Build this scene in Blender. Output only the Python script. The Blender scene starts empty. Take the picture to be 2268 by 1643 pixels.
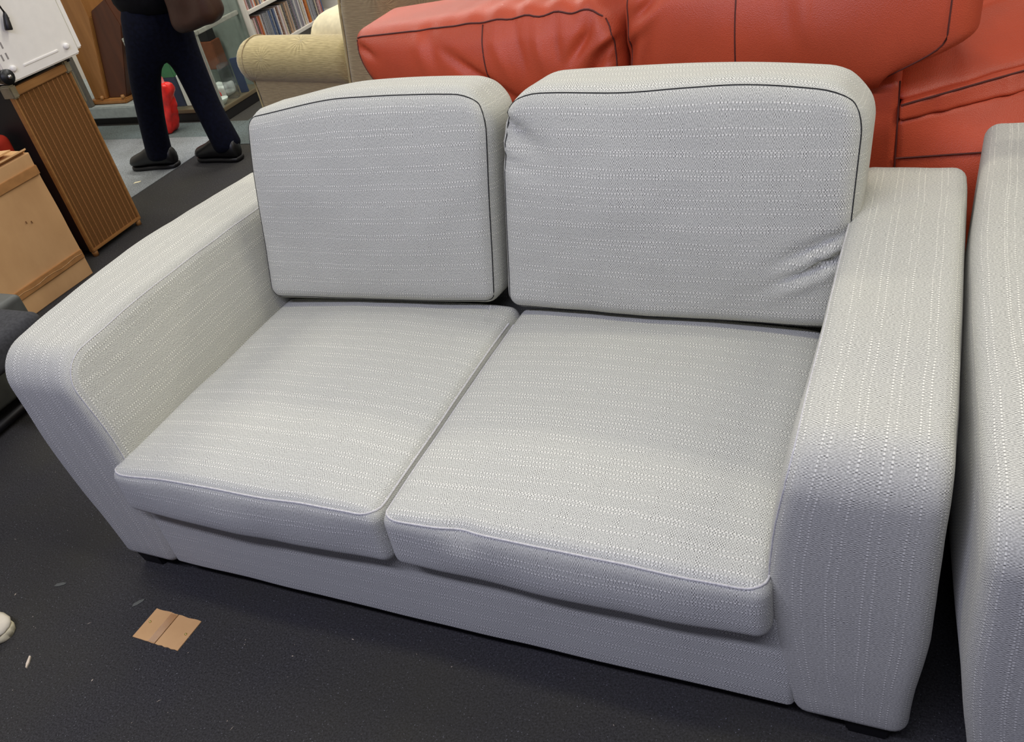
import bpy, bmesh, math, random
from mathutils import Vector, Matrix, noise
random.seed(7)
PI = math.pi
SC = bpy.context.scene
COL = SC.collection

# ------------------------------------------------------------------ camera
RM = ((0.90450578, 0.38320114, -0.18715283),
      (0.08723381, -0.59582211, -0.79836475),
      (-0.41744408, 0.70579948, -0.57235263))
cam = bpy.data.cameras.new('camera'); camo = bpy.data.objects.new('camera', cam); COL.objects.link(camo)
m = Matrix.Identity(4)
for i in range(3):
    m[i][0] = RM[0][i]; m[i][1] = -RM[1][i]; m[i][2] = -RM[2][i]
m.translation = Vector((0.88528497, -0.93729693, 1.52709324))
camo.matrix_world = m
cam.sensor_fit = 'HORIZONTAL'; cam.sensor_width = 36.0; cam.lens = 36.0 * 1951.878 / 2268.0
cam.clip_start = 0.02
SC.camera = camo

# ------------------------------------------------------------------ light
SC.view_settings.view_transform = 'Standard'; SC.view_settings.look = 'None'
SC.view_settings.exposure = 0.03; SC.view_settings.gamma = 1.0; SC.view_settings.use_curve_mapping = False
W = bpy.data.worlds.new('World'); SC.world = W; W.use_nodes = True
W.node_tree.nodes['Background'].inputs[0].default_value = (0.58, 0.58, 0.95, 1)
W.node_tree.nodes['Background'].inputs[1].default_value = 0.13
def area(name, loc, sx, sy, power, col, aim=None):
    l = bpy.data.lights.new(name, 'AREA'); l.shape = 'RECTANGLE'; l.size = sx; l.size_y = sy
    l.energy = power; l.color = col
    o = bpy.data.objects.new(name, l); COL.objects.link(o); o.location = loc
    if aim is not None:
        o.rotation_euler = (Vector(aim) - Vector(loc)).to_track_quat('-Z', 'Y').to_euler()
    return o
area('tube_light_front', (0.25, 0.0, 2.75), 2.6, 0.18, 19, (1.0, 0.965, 0.74))
area('tube_light_middle', (-0.2, 2.5, 2.75), 2.6, 0.18, 36, (1.0, 0.95, 0.84))
area('fill_light_right', (3.2, 1.2, 2.75), 0.18, 2.6, 46, (1.0, 0.96, 0.84), (-1.5, 1.0, 0.5))  # unseen fill, added to brighten the faces turned to the right
area('tube_light_aisle', (-3.0, 1.9, 2.75), 1.5, 2.4, 66, (1.0, 0.97, 0.90))
area('tube_light_rear', (-2.6, 4.2, 2.75), 2.4, 0.18, 72, (1.0, 0.97, 0.92))
area('tube_light_cool', (0.1, -1.3, 2.75), 2.8, 0.2, 61, (0.70, 0.715, 1.0), (0.1, 0.3, 0.2))

# ------------------------------------------------------------------ material helpers
def lin(c):
    f = lambda v: v / 12.92 if v <= 0.04045 else ((v + 0.055) / 1.055) ** 2.4
    return tuple(f(v / 255.0) for v in c) + (1.0,)
class NT:
    def __init__(s, name):
        s.m = bpy.data.materials.new(name); s.m.use_nodes = True
        s.t = s.m.node_tree; s.b = s.t.nodes['Principled BSDF']
    def n(s, typ, **kw):
        x = s.t.nodes.new(typ)
        for k, v in kw.items(): setattr(x, k, v)
        return x
    def l(s, a, b): s.t.links.new(a, b)
    def set(s, node, i, v):
        if isinstance(v, (int, float, tuple, list)): node.inputs[i].default_value = v
        else: s.l(v, node.inputs[i])
    def math(s, op, a, b=0.0, c=None, clamp=False):
        x = s.n('ShaderNodeMath', operation=op); x.use_clamp = clamp
        s.set(x, 0, a); s.set(x, 1, b)
        if c is not None: s.set(x, 2, c)
        return x.outputs[0]
    def mix(s, f, a, b):
        x = s.n('ShaderNodeMix', data_type='RGBA'); s.set(x, 0, f); s.set(x, 6, a); s.set(x, 7, b); return x.outputs[2]
    def noise(s, vec, scale, detail=2.0, rough=0.5):
        x = s.n('ShaderNodeTexNoise'); s.set(x, 'Vector', vec) if vec is not None else None
        x.inputs['Scale'].default_value = scale; x.inputs['Detail'].default_value = detail
        x.inputs['Roughness'].default_value = rough; return x.outputs[0]
    def mapr(s, v, a, b, c=0.0, d=1.0):
        x = s.n('ShaderNodeMapRange'); s.set(x, 0, v); s.set(x, 1, a); s.set(x, 2, b); s.set(x, 3, c); s.set(x, 4, d); return x.outputs[0]
    def scale(s, vec, xyz):
        x = s.n('ShaderNodeVectorMath', operation='MULTIPLY'); s.set(x, 0, vec); x.inputs[1].default_value = xyz; return x.outputs[0]
    def bump(s, h, strength, dist):
        x = s.n('ShaderNodeBump'); s.set(x, 'Height', h); x.inputs['Strength'].default_value = strength
        x.inputs['Distance'].default_value = dist; s.l(x.outputs[0], s.b.inputs['Normal']); return x
    def obj(s): return s.n('ShaderNodeTexCoord').outputs['Object']
    def uv(s): return s.n('ShaderNodeTexCoord').outputs['UV']

def plain(name, col, rough=0.6, metal=0.0, var=0.12, scale=30.0, bump=0.0):
    k = NT(name); v = k.noise(k.obj(), scale, 3)
    c = lin(col); d = tuple(x * (1 - var) for x in c[:3]) + (1,); e = tuple(min(1, x * (1 + var)) for x in c[:3]) + (1,)
    k.l(k.mix(k.mapr(v, .3, .7), d, e), k.b.inputs['Base Color'])
    k.b.inputs['Roughness'].default_value = rough; k.b.inputs['Metallic'].default_value = metal
    if rough >= .8: k.b.inputs['Specular IOR Level'].default_value = .15
    if bump: k.bump(v, bump, 0.002)
    return k.m

def fabric(name, dark, mid, white, thread=0.16, amp=1.0):
    """woven upholstery: tiny plain weave with paler slub threads running along U"""
    k = NT(name); uv = k.uv()
    wob = k.noise(uv, 9.0, 2)
    wob2 = k.math('MULTIPLY', k.math('SUBTRACT', wob, .5), .006)
    sx = k.n('ShaderNodeSeparateXYZ'); k.l(uv, sx.inputs[0])
    u = sx.outputs[0]; v = k.math('ADD', sx.outputs[1], wob2)
    P, Q, NR = 0.0044, 0.0035, 11.0
    def rand(x, sd):
        w = k.n('ShaderNodeTexWhiteNoise', noise_dimensions='1D'); k.l(k.math('ADD', x, sd), w.inputs['W']); return w.outputs['Value']
    vq = k.math('DIVIDE', v, Q); uq = k.math('DIVIDE', u, P)
    row = k.math('FLOOR', vq); colm = k.math('FLOOR', uq)
    rnd = rand(row, .37)
    ph = k.math('MULTIPLY', row, PI)
    wu = k.math('SINE', k.math('ADD', k.math('MULTIPLY', uq, 2 * PI), ph))
    wv = k.math('ABSOLUTE', k.math('SINE', k.math('MULTIPLY', vq, PI)))
    weave = k.math('MULTIPLY', wu, wv)
    # uneven yarn: every warp and weft thread has its own strength, and slubby patches fade the weave out
    yarn = k.math('MULTIPLY', k.mapr(rand(colm, 5.1), 0, 1, .35, 1.25), k.mapr(rand(row, 9.7), 0, 1, .5, 1.2))
    patch = k.noise(k.scale(uv, (130, 26, 1)), 1.0, 3, .65)
    amount = k.math('MULTIPLY', k.mapr(patch, .34, .66, .10 * amp, 1.0 * amp), yarn)
    val = k.math('MULTIPLY_ADD', k.math('MULTIPLY', weave, amount), .42, .56)
    fine = k.noise(k.scale(uv, (520, 300, 1)), 1.0, 3, .7)
    val = k.math('ADD', val, k.math('MULTIPLY', k.math('SUBTRACT', fine, .5), .95))
    cr = k.n('ShaderNodeValToRGB'); k.l(val, cr.inputs[0])
    e = cr.color_ramp.elements; e[0].position = .12; e[0].color = dark; e[1].position = .95; e[1].color = white
    x = cr.color_ramp.elements.new(.52); x.color = mid
    fv = k.math('FRACT', k.math('DIVIDE', v, Q * NR))     # pairs of slub rows repeating every 38 mm
    pr = k.math('ADD', k.math('LESS_THAN', fv, 1 / NR), k.math('COMPARE', fv, 3.5 / NR, .5 / NR))
    is_t = k.math('MAXIMUM', pr, k.math('GREATER_THAN', rnd, 1 - thread))
    dash = k.mapr(k.math('SINE', k.math('ADD', k.math('MULTIPLY', u, 2 * PI / .0066), ph)), -.62, -.1, 0, 1)
    broke = k.mapr(k.noise(k.scale(uv, (26, 240, 1)), 1.0, 2), .36, .52)
    tf = k.math('MULTIPLY', k.math('MULTIPLY', is_t, k.math('MULTIPLY', wv, dash)), broke)
    c = k.mix(k.math('MULTIPLY', tf, .88), cr.outputs[0], white)
    # dark gaps next to slub threads
    gf = k.math('MULTIPLY', k.math('MULTIPLY', is_t, k.math('SUBTRACT', 1.0, dash)), k.math('MULTIPLY', broke, .42))
    c = k.mix(gf, c, dark)
    k.l(c, k.b.inputs['Base Color']); k.b.inputs['Roughness'].default_value = .95
    k.b.inputs['Specular IOR Level'].default_value = .15
    k.b.inputs['Sheen Weight'].default_value = .1
    k.bump(k.math('ADD', k.math('MULTIPLY', weave, amount), k.math('MULTIPLY', tf, 1.2)), .35, .0012)
    return k.m

def leather(name, col, sc=1.0):
    k = NT(name); o = k.obj()
    v = k.noise(o, 5, 3); c = lin(col)
    k.l(k.mix(k.mapr(v, .3, .7), tuple(x * .86 for x in c[:3]) + (1,), tuple(x * 1.1 for x in c[:3]) + (1,)), k.b.inputs['Base Color'])
    k.b.inputs['Roughness'].default_value = .45; k.b.inputs['Specular IOR Level'].default_value = .35
    g = k.n('ShaderNodeTexVoronoi'); g.inputs['Scale'].default_value = 420; k.l(o, g.inputs['Vector'])
    h = k.math('ADD', k.math('MULTIPLY', g.outputs[0], .25), k.noise(k.scale(o, (11, 6, 6)), sc, 3))
    k.bump(h, .35, .006); return k.m

def carpet(name, col, speck):
    k = NT(name); o = k.obj()
    f = k.noise(o, 230, 4, .8); b = k.noise(o, 2.2, 4)
    c = lin(col)
    base = k.mix(k.mapr(f, .35, .7), tuple(x * .45 for x in c[:3]) + (1,), tuple(x * 2.3 for x in c[:3]) + (1,))
    base = k.mix(k.mapr(b, .35, .7, 0, .5), base, lin((66, 64, 52)))
    base = k.mix(k.math('GREATER_THAN', k.noise(k.scale(o, (1, 1, 1)), 260, 1), .735), base, speck)
    k.l(base, k.b.inputs['Base Color']); k.b.inputs['Roughness'].default_value = 1.0
    k.b.inputs['Specular IOR Level'].default_value = .1
    k.bump(f, .6, .004); return k.m

def wood(name, a, b, scale=(3, 3, 30), rough=.5):
    k = NT(name); o = k.obj()
    v = k.noise(k.scale(o, scale), 1.0, 4, .6)
    k.l(k.mix(k.mapr(v, .3, .7), lin(a), lin(b)), k.b.inputs['Base Color']); k.b.inputs['Roughness'].default_value = rough
    return k.m

def plush(name, a, b):
    """short-pile upholstery with an embossed flower relief"""
    k = NT(name); o = k.uv()
    vo = k.n('ShaderNodeTexVoronoi'); vo.inputs['Scale'].default_value = 6.0; k.l(o, vo.inputs['Vector'])
    df = k.n('ShaderNodeVectorMath', operation='SUBTRACT'); k.l(o, df.inputs[0]); k.l(vo.outputs['Position'], df.inputs[1])
    sp = k.n('ShaderNodeSeparateXYZ'); k.l(df.outputs[0], sp.inputs[0])
    ang = k.math('ARCTAN2', sp.outputs[1], sp.outputs[0])
    dist = vo.outputs['Distance']
    pet = k.math('SINE', k.math('ADD', k.math('MULTIPLY', ang, 17.0), k.math('MULTIPLY', k.noise(o, 12, 2), 5)))
    grain = k.noise(k.scale(o, (24, 240, 1)), 1.0, 3, .6)
    near = k.mapr(dist, .05, .50, 1.0, 0.0)
    h = k.math('ADD', k.math('MULTIPLY', k.math('MULTIPLY', pet, near), .30), grain)
    k.l(k.mix(k.mapr(h, .2, .95), lin(a), lin(b)), k.b.inputs['Base Color'])
    k.b.inputs['Roughness'].default_value = .9; k.b.inputs['Sheen Weight'].default_value = .3
    k.bump(h, .5, .004); return k.m

def glass(name, tint=(.86, .95, .93, 1), fac=.10):
    k = NT(name); t = k.t
    tr = k.n('ShaderNodeBsdfTransparent'); tr.inputs[0].default_value = tint
    gl = k.n('ShaderNodeBsdfGlossy'); gl.inputs['Roughness'].default_value = .05
    mx = k.n('ShaderNodeMixShader'); mx.inputs[0].default_value = fac
    k.l(tr.outputs[0], mx.inputs[1]); k.l(gl.outputs[0], mx.inputs[2])
    k.l(mx.outputs[0], t.nodes['Material Output'].inputs['Surface']); return k.m

M = {}
M['fabric'] = fabric('grey_weave', lin((84, 82, 77)), lin((178, 178, 166)), lin((244, 242, 226)), thread=.03, amp=1.0)
M['fabric_arm'] = fabric('grey_weave_arm', lin((92, 90, 84)), lin((176, 175, 162)), lin((240, 238, 220)), thread=.03, amp=.9)
M['piping'] = plain('pale_piping', (196, 194, 188), .9, var=.2, scale=300)
M['stitch'] = plain('dark_stitch', (52, 52, 50), .9)
M['black'] = plain('black_paint', (14, 13, 14), .5)
M['underside'] = plain('black_underlining', (8, 8, 9), 1.0)
M['red'] = leather('red_leather', (182, 74, 44))
M['red_seam'] = plain('dark_red_seam', (82, 30, 20), .7)
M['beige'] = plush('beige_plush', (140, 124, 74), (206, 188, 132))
M['beige_dark'] = plush('beige_plush_shade', (136, 119, 82), (184, 165, 122))  # shaded copy of the beige plush, shade put into its colour
M['beige_pipe'] = plain('beige_cord', (190, 176, 128), .9)
M['cream'] = plain('cream_cushion_cloth', (222, 212, 176), .9)
M['charcoal'] = plain('charcoal_cloth', (62, 62, 70), .95, scale=200)
M['carpet'] = carpet('dark_carpet', (54, 53, 53), lin((128, 128, 130)))
M['carpet_aisle'] = carpet('pale_aisle_carpet', (128, 132, 133), lin((150, 152, 152)))
M['carpet_band'] = carpet('grey_band_carpet', (96, 106, 106), lin((128, 130, 130)))
M['card'] = wood('cardboard', (196, 152, 100), (212, 168, 114), (6, 6, 3), .85)
M['card_edge'] = plain('cardboard_core', (150, 112, 70), .9)
M['tape'] = plain('brown_tape', (172, 124, 74), .3)
M['tape_gloss'] = plain('shiny_tape', (176, 136, 88), .15)
M['grille'] = plain('brown_grille_cloth', (112, 76, 40), .8, var=.35, scale=260)
M['grille_rib'] = plain('tan_grille_rib', (172, 122, 70), .7, var=.25, scale=260)
M['oak'] = wood('oak_trim', (140, 96, 50), (166, 118, 64))
M['bracket'] = plain('worn_metal_corner', (136, 128, 104), .45, .3)
M['white'] = plain('white_enamel', (244, 242, 234), .35, var=.02)
M['white2'] = plain('white_plastic', (246, 244, 238), .4, var=.02)
M['rubber'] = plain('black_rubber', (16, 16, 17), .45)
M['denim'] = plain('dark_denim', (8, 11, 26), .9, var=.4, scale=60, bump=.3)
M['jacket'] = plain('dark_jacket', (9, 9, 14), .9, var=.3, scale=40)
M['skin'] = plain('skin', (196, 150, 124), .5, var=.05)
M['hair'] = plain('grey_hair', (90, 84, 78), .7)
M['shoe'] = plain('black_shoe', (15, 15, 16), .4)
M['brownbag'] = leather('brown_bag_leather', (64, 42, 32), 2.0)
M['metal'] = plain('steel', (170, 168, 160), .3, .9)
M['redbag'] = plain('red_plastic_bag', (226, 40, 34), .35, var=.3, scale=14, bump=.6)
M['redcloth'] = plain('dull_red_cloth', (150, 40, 24), .8)
M['pinkbag'] = plain('pinkish_bag_top', (186, 96, 92), .4)
M['greencard'] = plain('green_card', (44, 122, 62), .6)
M['wood_o'] = wood('orange_wood', (136, 90, 42), (168, 116, 62), (14, 14, 2))
M['wood_d'] = wood('dark_red_wood', (66, 34, 18), (88, 48, 26), (14, 14, 2))
M['grey_board'] = plain('grey_board', (92, 90, 82), .7)
M['platform'] = plain('pale_grey_platform', (150, 158, 154), .6)
M['plinth'] = plain('black_plinth', (20, 18, 18), .6)
M['case_floor'] = wood('brown_case_base', (96, 84, 62), (118, 104, 78))
M['glass'] = glass('display_glass', (.95, .98, .97, 1), .05)
M['plastic_clear'] = glass('clear_plastic', (.88, .86, .87, 1), .22)
M['alu'] = plain('aluminium_post', (178, 180, 168), .4, .5)
M['teal'] = plain('grey_green_panel', (128, 138, 128), .6, var=.08)
M['shelf_white'] = plain('white_shelf_board', (214, 208, 196), .5, var=.04)
M['shelf_back'] = plain('shelf_shadow_board', (150, 146, 142), .7)  # white board darkened, recess shadow put into its colour
M['dark_grey'] = plain('dark_grey_cloth', (66, 66, 66), .9, var=.2, scale=120)
M['grey_plastic'] = plain('grey_green_plastic', (78, 80, 74), .6)
M['sneaker'] = plain('off_white_sneaker', (214, 204, 178), .7, var=.08)
M['navy'] = plain('navy_cloth', (30, 38, 70), .9)
M['brass'] = plain('brass_tack', (210, 196, 120), .25, .8)
M['speck'] = plain('pale_crumb', (216, 200, 174), .9)
M['wall'] = plain('cream_wall', (196, 190, 176), .9, var=.04)
M['china'] = plain('white_china', (228, 232, 222), .2, var=.1, scale=18)
M['brown_box'] = plain('brown_box', (120, 66, 34), .7)
M['blue'] = plain('blue_folder', (38, 52, 92), .6)

# ------------------------------------------------------------------ mesh helpers
def link(name, me, mat=None, parent=None):
    o = bpy.data.objects.new(name, me); COL.objects.link(o)
    if mat is not None:
        for q in (mat if isinstance(mat, (list, tuple)) else [mat]): me.materials.append(q)
    if parent is not None: o.parent = parent
    return o
def empty(name, loc=(0, 0, 0), rz=0.0):
    o = bpy.data.objects.new(name, None); COL.objects.link(o); o.location = loc; o.rotation_euler = (0, 0, rz)
    o.empty_display_size = .1; return o
def tag(o, label, cat, group=None):
    o['label'] = label; o['category'] = cat
    if group: o['group'] = group
    return o
def struct(o, label=None):
    o['kind'] = 'structure'
    if label: o['label'] = label
    return o
def mesh(name, vs, fs, mat=None, parent=None, smooth=True, uvs=None):
    me = bpy.data.meshes.new(name); me.from_pydata([tuple(v) for v in vs], [], fs); me.update()
    if uvs is not None:
        ul = me.uv_layers.new(name='UVMap')
        for i, l in enumerate(me.loops): ul.data[i].uv = uvs[i]
    if smooth:
        me.polygons.foreach_set('use_smooth', [True] * len(me.polygons))
    return link(name, me, mat, parent)

def lattice(h, r, n, k=3):
    """coordinates along one axis: k segments in each rounded zone, n between"""
    out = []
    for i in range(k): out.append(-h + r - r * math.tan((k - i) / k * PI / 4))
    for i in range(n + 1): out.append(-(h - r) + 2 * (h - r) * i / n)
    for i in range(k): out.append(h - r + r * math.tan((i + 1) / k * PI / 4))
    return out
def rnd_pt(p, h, r):
    q = [max(-(h[i] - r), min(h[i] - r, p[i])) for i in range(3)]
    d = Vector(p) - Vector(q)
    if d.length < 1e-9: return Vector(p)
    return Vector(q) + d.normalized() * r
def soft_box(name, h, r, n, warp=None, mat=None, parent=None, uvswap=(0, 0, 0), k=3, uvoff=(0, 0)):
    """rounded box of half sizes h, edge radius r, n segments per axis, bent by warp(p)"""
    L = [lattice(h[i], r, n[i], k) for i in range(3)]; N = [len(x) for x in L]
    idx = {}; vs = []; fs = []; uvs = []
    def vid(i, j, l):
        key = (i, j, l)
        if key not in idx:
            idx[key] = len(vs)
            p = rnd_pt((L[0][i], L[1][j], L[2][l]), h, r)
            vs.append(warp(p) if warp else p)
        return idx[key]
    def uvof(ax, i, j, l):
        p = (L[0][i], L[1][j], L[2][l])
        a, b = [(p[1], p[2]), (p[0], p[2]), (p[0], p[1])][ax]
        if uvswap[ax]: a, b = b, a
        return (a + uvoff[0], b + uvoff[1] + ax * .37)
    for ax in range(3):
        b_, c_ = [(1, 2), (0, 2), (0, 1)][ax]
        for side in (0, N[ax] - 1):
            for s in range(N[b_] - 1):
                for t in range(N[c_] - 1):
                    q = []
                    for (ds, dt) in ((0, 0), (1, 0), (1, 1), (0, 1)):
                        ijk = [0, 0, 0]; ijk[ax] = side; ijk[b_] = s + ds; ijk[c_] = t + dt; q.append(tuple(ijk))
                    flip = (side == 0) if ax != 1 else (side != 0)
                    if flip: q.reverse()
                    fs.append([vid(*x) for x in q]); uvs += [uvof(ax, *x) for x in q]
    return mesh(name, vs, fs, mat, parent, True, uvs)
def tube_data(path, rad, closed=False, sides=6):
    vs = []; fs = []; n = len(path); path = [Vector(p) for p in path]
    up = Vector((0, 0, 1)); 
    for i, p in enumerate(path):
        a = path[(i - 1) % n] if (closed or i) else p; b = path[(i + 1) % n] if (closed or i < n - 1) else p
        t = (b - a); t = t.normalized() if t.length > 1e-9 else Vector((1, 0, 0))
        ref = up if abs(t.dot(up)) < .95 else Vector((1, 0, 0))
        x = t.cross(ref).normalized(); y = x.cross(t).normalized()
        rr = rad[i] if isinstance(rad, (list, tuple)) else rad
        for s in range(sides):
            an = 2 * PI * s / sides; vs.append(p + x * math.cos(an) * rr + y * math.sin(an) * rr)
    m_ = n if closed else n - 1
    for i in range(m_):
        for s in range(sides):
            a = i * sides + s; b = i * sides + (s + 1) % sides; c = ((i + 1) % n) * sides + (s + 1) % sides; d = ((i + 1) % n) * sides + s
            fs.append((a, b, c, d))
    if not closed:
        fs.append(tuple(range(sides))); fs.append(tuple(reversed(range((n - 1) * sides, n * sides))))
    return vs, fs
def tube(name, path, rad, mat, parent=None, closed=False, sides=6):
    vs, fs = tube_data(path, rad, closed, sides); return mesh(name, vs, fs, mat, parent)
def box(name, lo, hi, mat, parent=None, bev=.004, rz=0.0, taper=None):
    bm = bmesh.new(); bmesh.ops.create_cube(bm, size=1)
    c = (Vector(lo) + Vector(hi)) / 2; s = Vector(hi) - Vector(lo)
    for v in bm.verts: v.co = Vector((v.co.x * s.x, v.co.y * s.y, v.co.z * s.z))
    if taper:
        for v in bm.verts:
            if v.co.z < 0: v.co.x *= taper; v.co.y *= taper
    if bev: bmesh.ops.bevel(bm, geom=bm.edges[:], offset=min(bev, min(s) * .45), segments=2, affect='EDGES')
    if rz: bmesh.ops.rotate(bm, verts=bm.verts, cent=(0, 0, 0), matrix=Matrix.Rotation(rz, 3, 'Z'))
    for v in bm.verts: v.co += c
    me = bpy.data.meshes.new(name); bm.to_mesh(me); bm.free(); return link(name, me, mat, parent)
def lathe(name, prof, mat, parent=None, n=20, loc=(0, 0, 0), rot=None):
    """prof: list of (radius, height); both ends closed"""
    vs = []; fs = []
    for (r_, z_) in prof:
        for i in range(n): vs.append(Vector((r_ * math.cos(2 * PI * i / n), r_ * math.sin(2 * PI * i / n), z_)))
    for j in range(len(prof) - 1):
        for i in range(n): fs.append((j * n + i, j * n + (i + 1) % n, (j + 1) * n + (i + 1) % n, (j + 1) * n + i))
    fs.append(tuple(reversed(range(n)))); fs.append(tuple(range((len(prof) - 1) * n, len(prof) * n)))
    mt = Matrix.Translation(loc) @ (rot.to_4x4() if rot else Matrix.Identity(4))
    return mesh(name, [mt @ v for v in vs], fs, mat, parent)
def prism(name, outline, d0, d1, mat, parent=None, axis=1, bev=0.0):
    """extrude a 2-D outline along an axis (axis 1: outline in x,z; axis 0: outline in y,z; axis 2: outline in x,y)"""
    def P(a, b, d): return (a, d, b) if axis == 1 else ((d, a, b) if axis == 0 else (a, b, d))
    n = len(outline); vs = [P(a, b, d0) for a, b in outline] + [P(a, b, d1) for a, b in outline]
    fs = [tuple(range(n)), tuple(reversed(range(n, 2 * n)))] + [(i, i + n, (i + 1) % n + n, (i + 1) % n) for i in range(n)]
    bm = bmesh.new(); bv = [bm.verts.new(v) for v in vs]
    for f in fs: bm.faces.new([bv[i] for i in f])
    bmesh.ops.recalc_face_normals(bm, faces=bm.faces)
    if bev: bmesh.ops.bevel(bm, geom=bm.edges[:], offset=bev, segments=2, affect='EDGES')
    me = bpy.data.meshes.new(name); bm.to_mesh(me); bm.free(); return link(name, me, mat, parent)
def copy_tree(o, parent=None):
    c = o.copy(); COL.objects.link(c)
    if parent is not None: c.parent = parent
    for ch in list(o.children): copy_tree(ch, c)
    return c
def sm(a, b, x):
    t = max(0.0, min(1.0, (x - a) / (b - a))); return t * t * (3 - 2 * t)
def nz(p, s, seed=0.0): return noise.noise(Vector((p[0] * s + seed, p[1] * s + seed * .7, p[2] * s - seed)))

# ------------------------------------------------------------------ upholstered arm swept in the y-z plane
def arm_profile(y0, y1, z0, z1, rf, rb, step=.03):
    pts = []
    def seg(a, b):
        n = max(1, int((Vector(b) - Vector(a)).length / step))
        for i in range(n): pts.append((a[0] + (b[0] - a[0]) * i / n, a[1] + (b[1] - a[1]) * i / n))
    def arc(c, r, a0, a1, n=8):
        for i in range(n): 
            a = a0 + (a1 - a0) * i / n; pts.append((c[0] + r * math.cos(a), c[1] + r * math.sin(a)))
    rs = .025
    seg((y1 - rs, z0), (y0 + rs, z0)); arc((y0 + rs, z0 + rs), rs, 1.5 * PI, PI, 4)
    seg((y0, z0 + rs), (y0, z1 - rf)); arc((y0 + rf, z1 - rf), rf, PI, PI / 2, 10)
    seg((y0 + rf, z1), (y1 - rb, z1)); arc((y1 - rb, z1 - rb), rb, PI / 2, 0, 8)
    seg((y1, z1 - rb), (y1, z0 + rs)); arc((y1 - rs, z0 + rs), rs, 0, -PI / 2, 4)
    return pts
def arm(name, x0, x1, prof, re, warp, mat, parent, bulge=.012, k=5, mid=7):
    n = len(prof)
    nrm = []; s = [0.0]
    for i in range(n):
        a = Vector(prof[i - 1]); b = Vector(prof[(i + 1) % n]); t = (b - a).normalized(); nrm.append(Vector((-t.y, t.x)))
        s.append(s[-1] + (Vector(prof[(i + 1) % n]) - Vector(prof[i])).length)
    cen = Vector((sum(p[0] for p in prof) / n, sum(p[1] for p in prof) / n))
    # inward = towards the centroid
    sg = 1 if sum(nrm[i].dot(cen - Vector(prof[i])) for i in range(n)) > 0 else -1
    rings = []
    capf = (0.25, .5, .72, .88)
    for f in capf: rings.append((x0 - bulge * (1 - f * f), re, f))
    for i in range(k + 1):
        a = i / k * PI / 2; rings.append((x0 + re * (1 - math.sin(a)) if 0 else x0 + re * (1 - math.cos(a)), re * (1 - math.sin(a)), 1.0))
    for i in range(1, mid): rings.append((x0 + re + (x1 - x0 - 2 * re) * i / mid, 0.0, 1.0))
    for i in range(k + 1):
        a = (1 - i / k) * PI / 2; rings.append((x1 - re * (1 - math.cos(a)), re * (1 - math.sin(a)), 1.0))
    for f in reversed(capf): rings.append((x1 + bulge * (1 - f * f), re, f))
    vs = []; flat = []
    for (x, ins, f) in rings:
        for i in range(n):
            q = Vector(prof[i]) + nrm[i] * sg * ins
            q = cen + (q - cen) * f
            vs.append(Vector((x, q.x, q.y)))
    fs = []; uvs = []
    R_ = len(rings); nc = len(capf)
    for j in range(R_ - 1):
        cap = j < nc or j >= R_ - 1 - nc
        for i in range(n):
            q = [(j, i), (j + 1, i), (j + 1, i + 1), (j, i + 1)]
            fs.append([a * n + (b % n) for a, b in q])
            for a, b in q:
                if cap:
                    v = vs[a * n + (b % n)]; uvs.append((v.y, v.z))
                else: uvs.append((s[b], rings[a][0] - rings[a][1] * (1 if a > R_ / 2 else -1) * -.6))
    for j, rev in ((0, False), (R_ - 1, True)):
        c = sum((vs[j * n + i] for i in range(n)), Vector()) / n; vs.append(c); ci = len(vs) - 1
        for i in range(n):
            t = [ci, j * n + i, j * n + (i + 1) % n]
            if rev: t.reverse()
            fs.append(t); uvs += [(vs[a].y, vs[a].z) for a in t]
    vs = [warp(v) for v in vs] if warp else vs
    o = mesh(name, vs, fs, mat, parent, True, uvs)
    bm = bmesh.new(); bm.from_mesh(o.data); bmesh.ops.recalc_face_normals(bm, faces=bm.faces); bm.to_mesh(o.data); bm.free()
    j = (nc + k // 2) if x0 > 0 else (R_ - 1 - nc - k // 2)       # seam on the edge that faces the seat
    zlo = min(p[1] for p in prof); zhi = max(p[1] for p in prof); ymid = cen.x
    pts = [vs[j * n + i] for i in range(n) if (prof[i][0] < ymid and prof[i][1] > zlo + .03) or prof[i][1] > zhi - .002]
    tube('seam', pts, .0017, M['piping'], o, sides=5)
    return o

def bilin(c, s, t):   # corners: bl, br, tl, tr
    return (c[0] * (1 - s) + c[1] * s) * (1 - t) + (c[2] * (1 - s) + c[3] * s) * t
def face_path(h, ix, iz, rc, n=16):
    """closed rounded rectangle on the front (-y) face, ix, iz half sizes"""
    pts = []
    for (cx, cz, a0) in ((ix - rc, iz - rc, 0), (-ix + rc, iz - rc, PI / 2), (-ix + rc, -iz + rc, PI), (ix - rc, -iz + rc, 1.5 * PI)):
        for i in range(7):
            a = a0 + i / 6 * PI / 2; pts.append((cx + rc * math.cos(a), cz + rc * math.sin(a)))
    out = []
    for i in range(len(pts)):
        a = pts[i]; b = pts[(i + 1) % len(pts)]
        m_ = max(1, int(math.hypot(b[0] - a[0], b[1] - a[1]) / .02))
        for j in range(m_): out.append((a[0] + (b[0] - a[0]) * j / m_, a[1] + (b[1] - a[1]) * j / m_))
    return out

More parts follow.
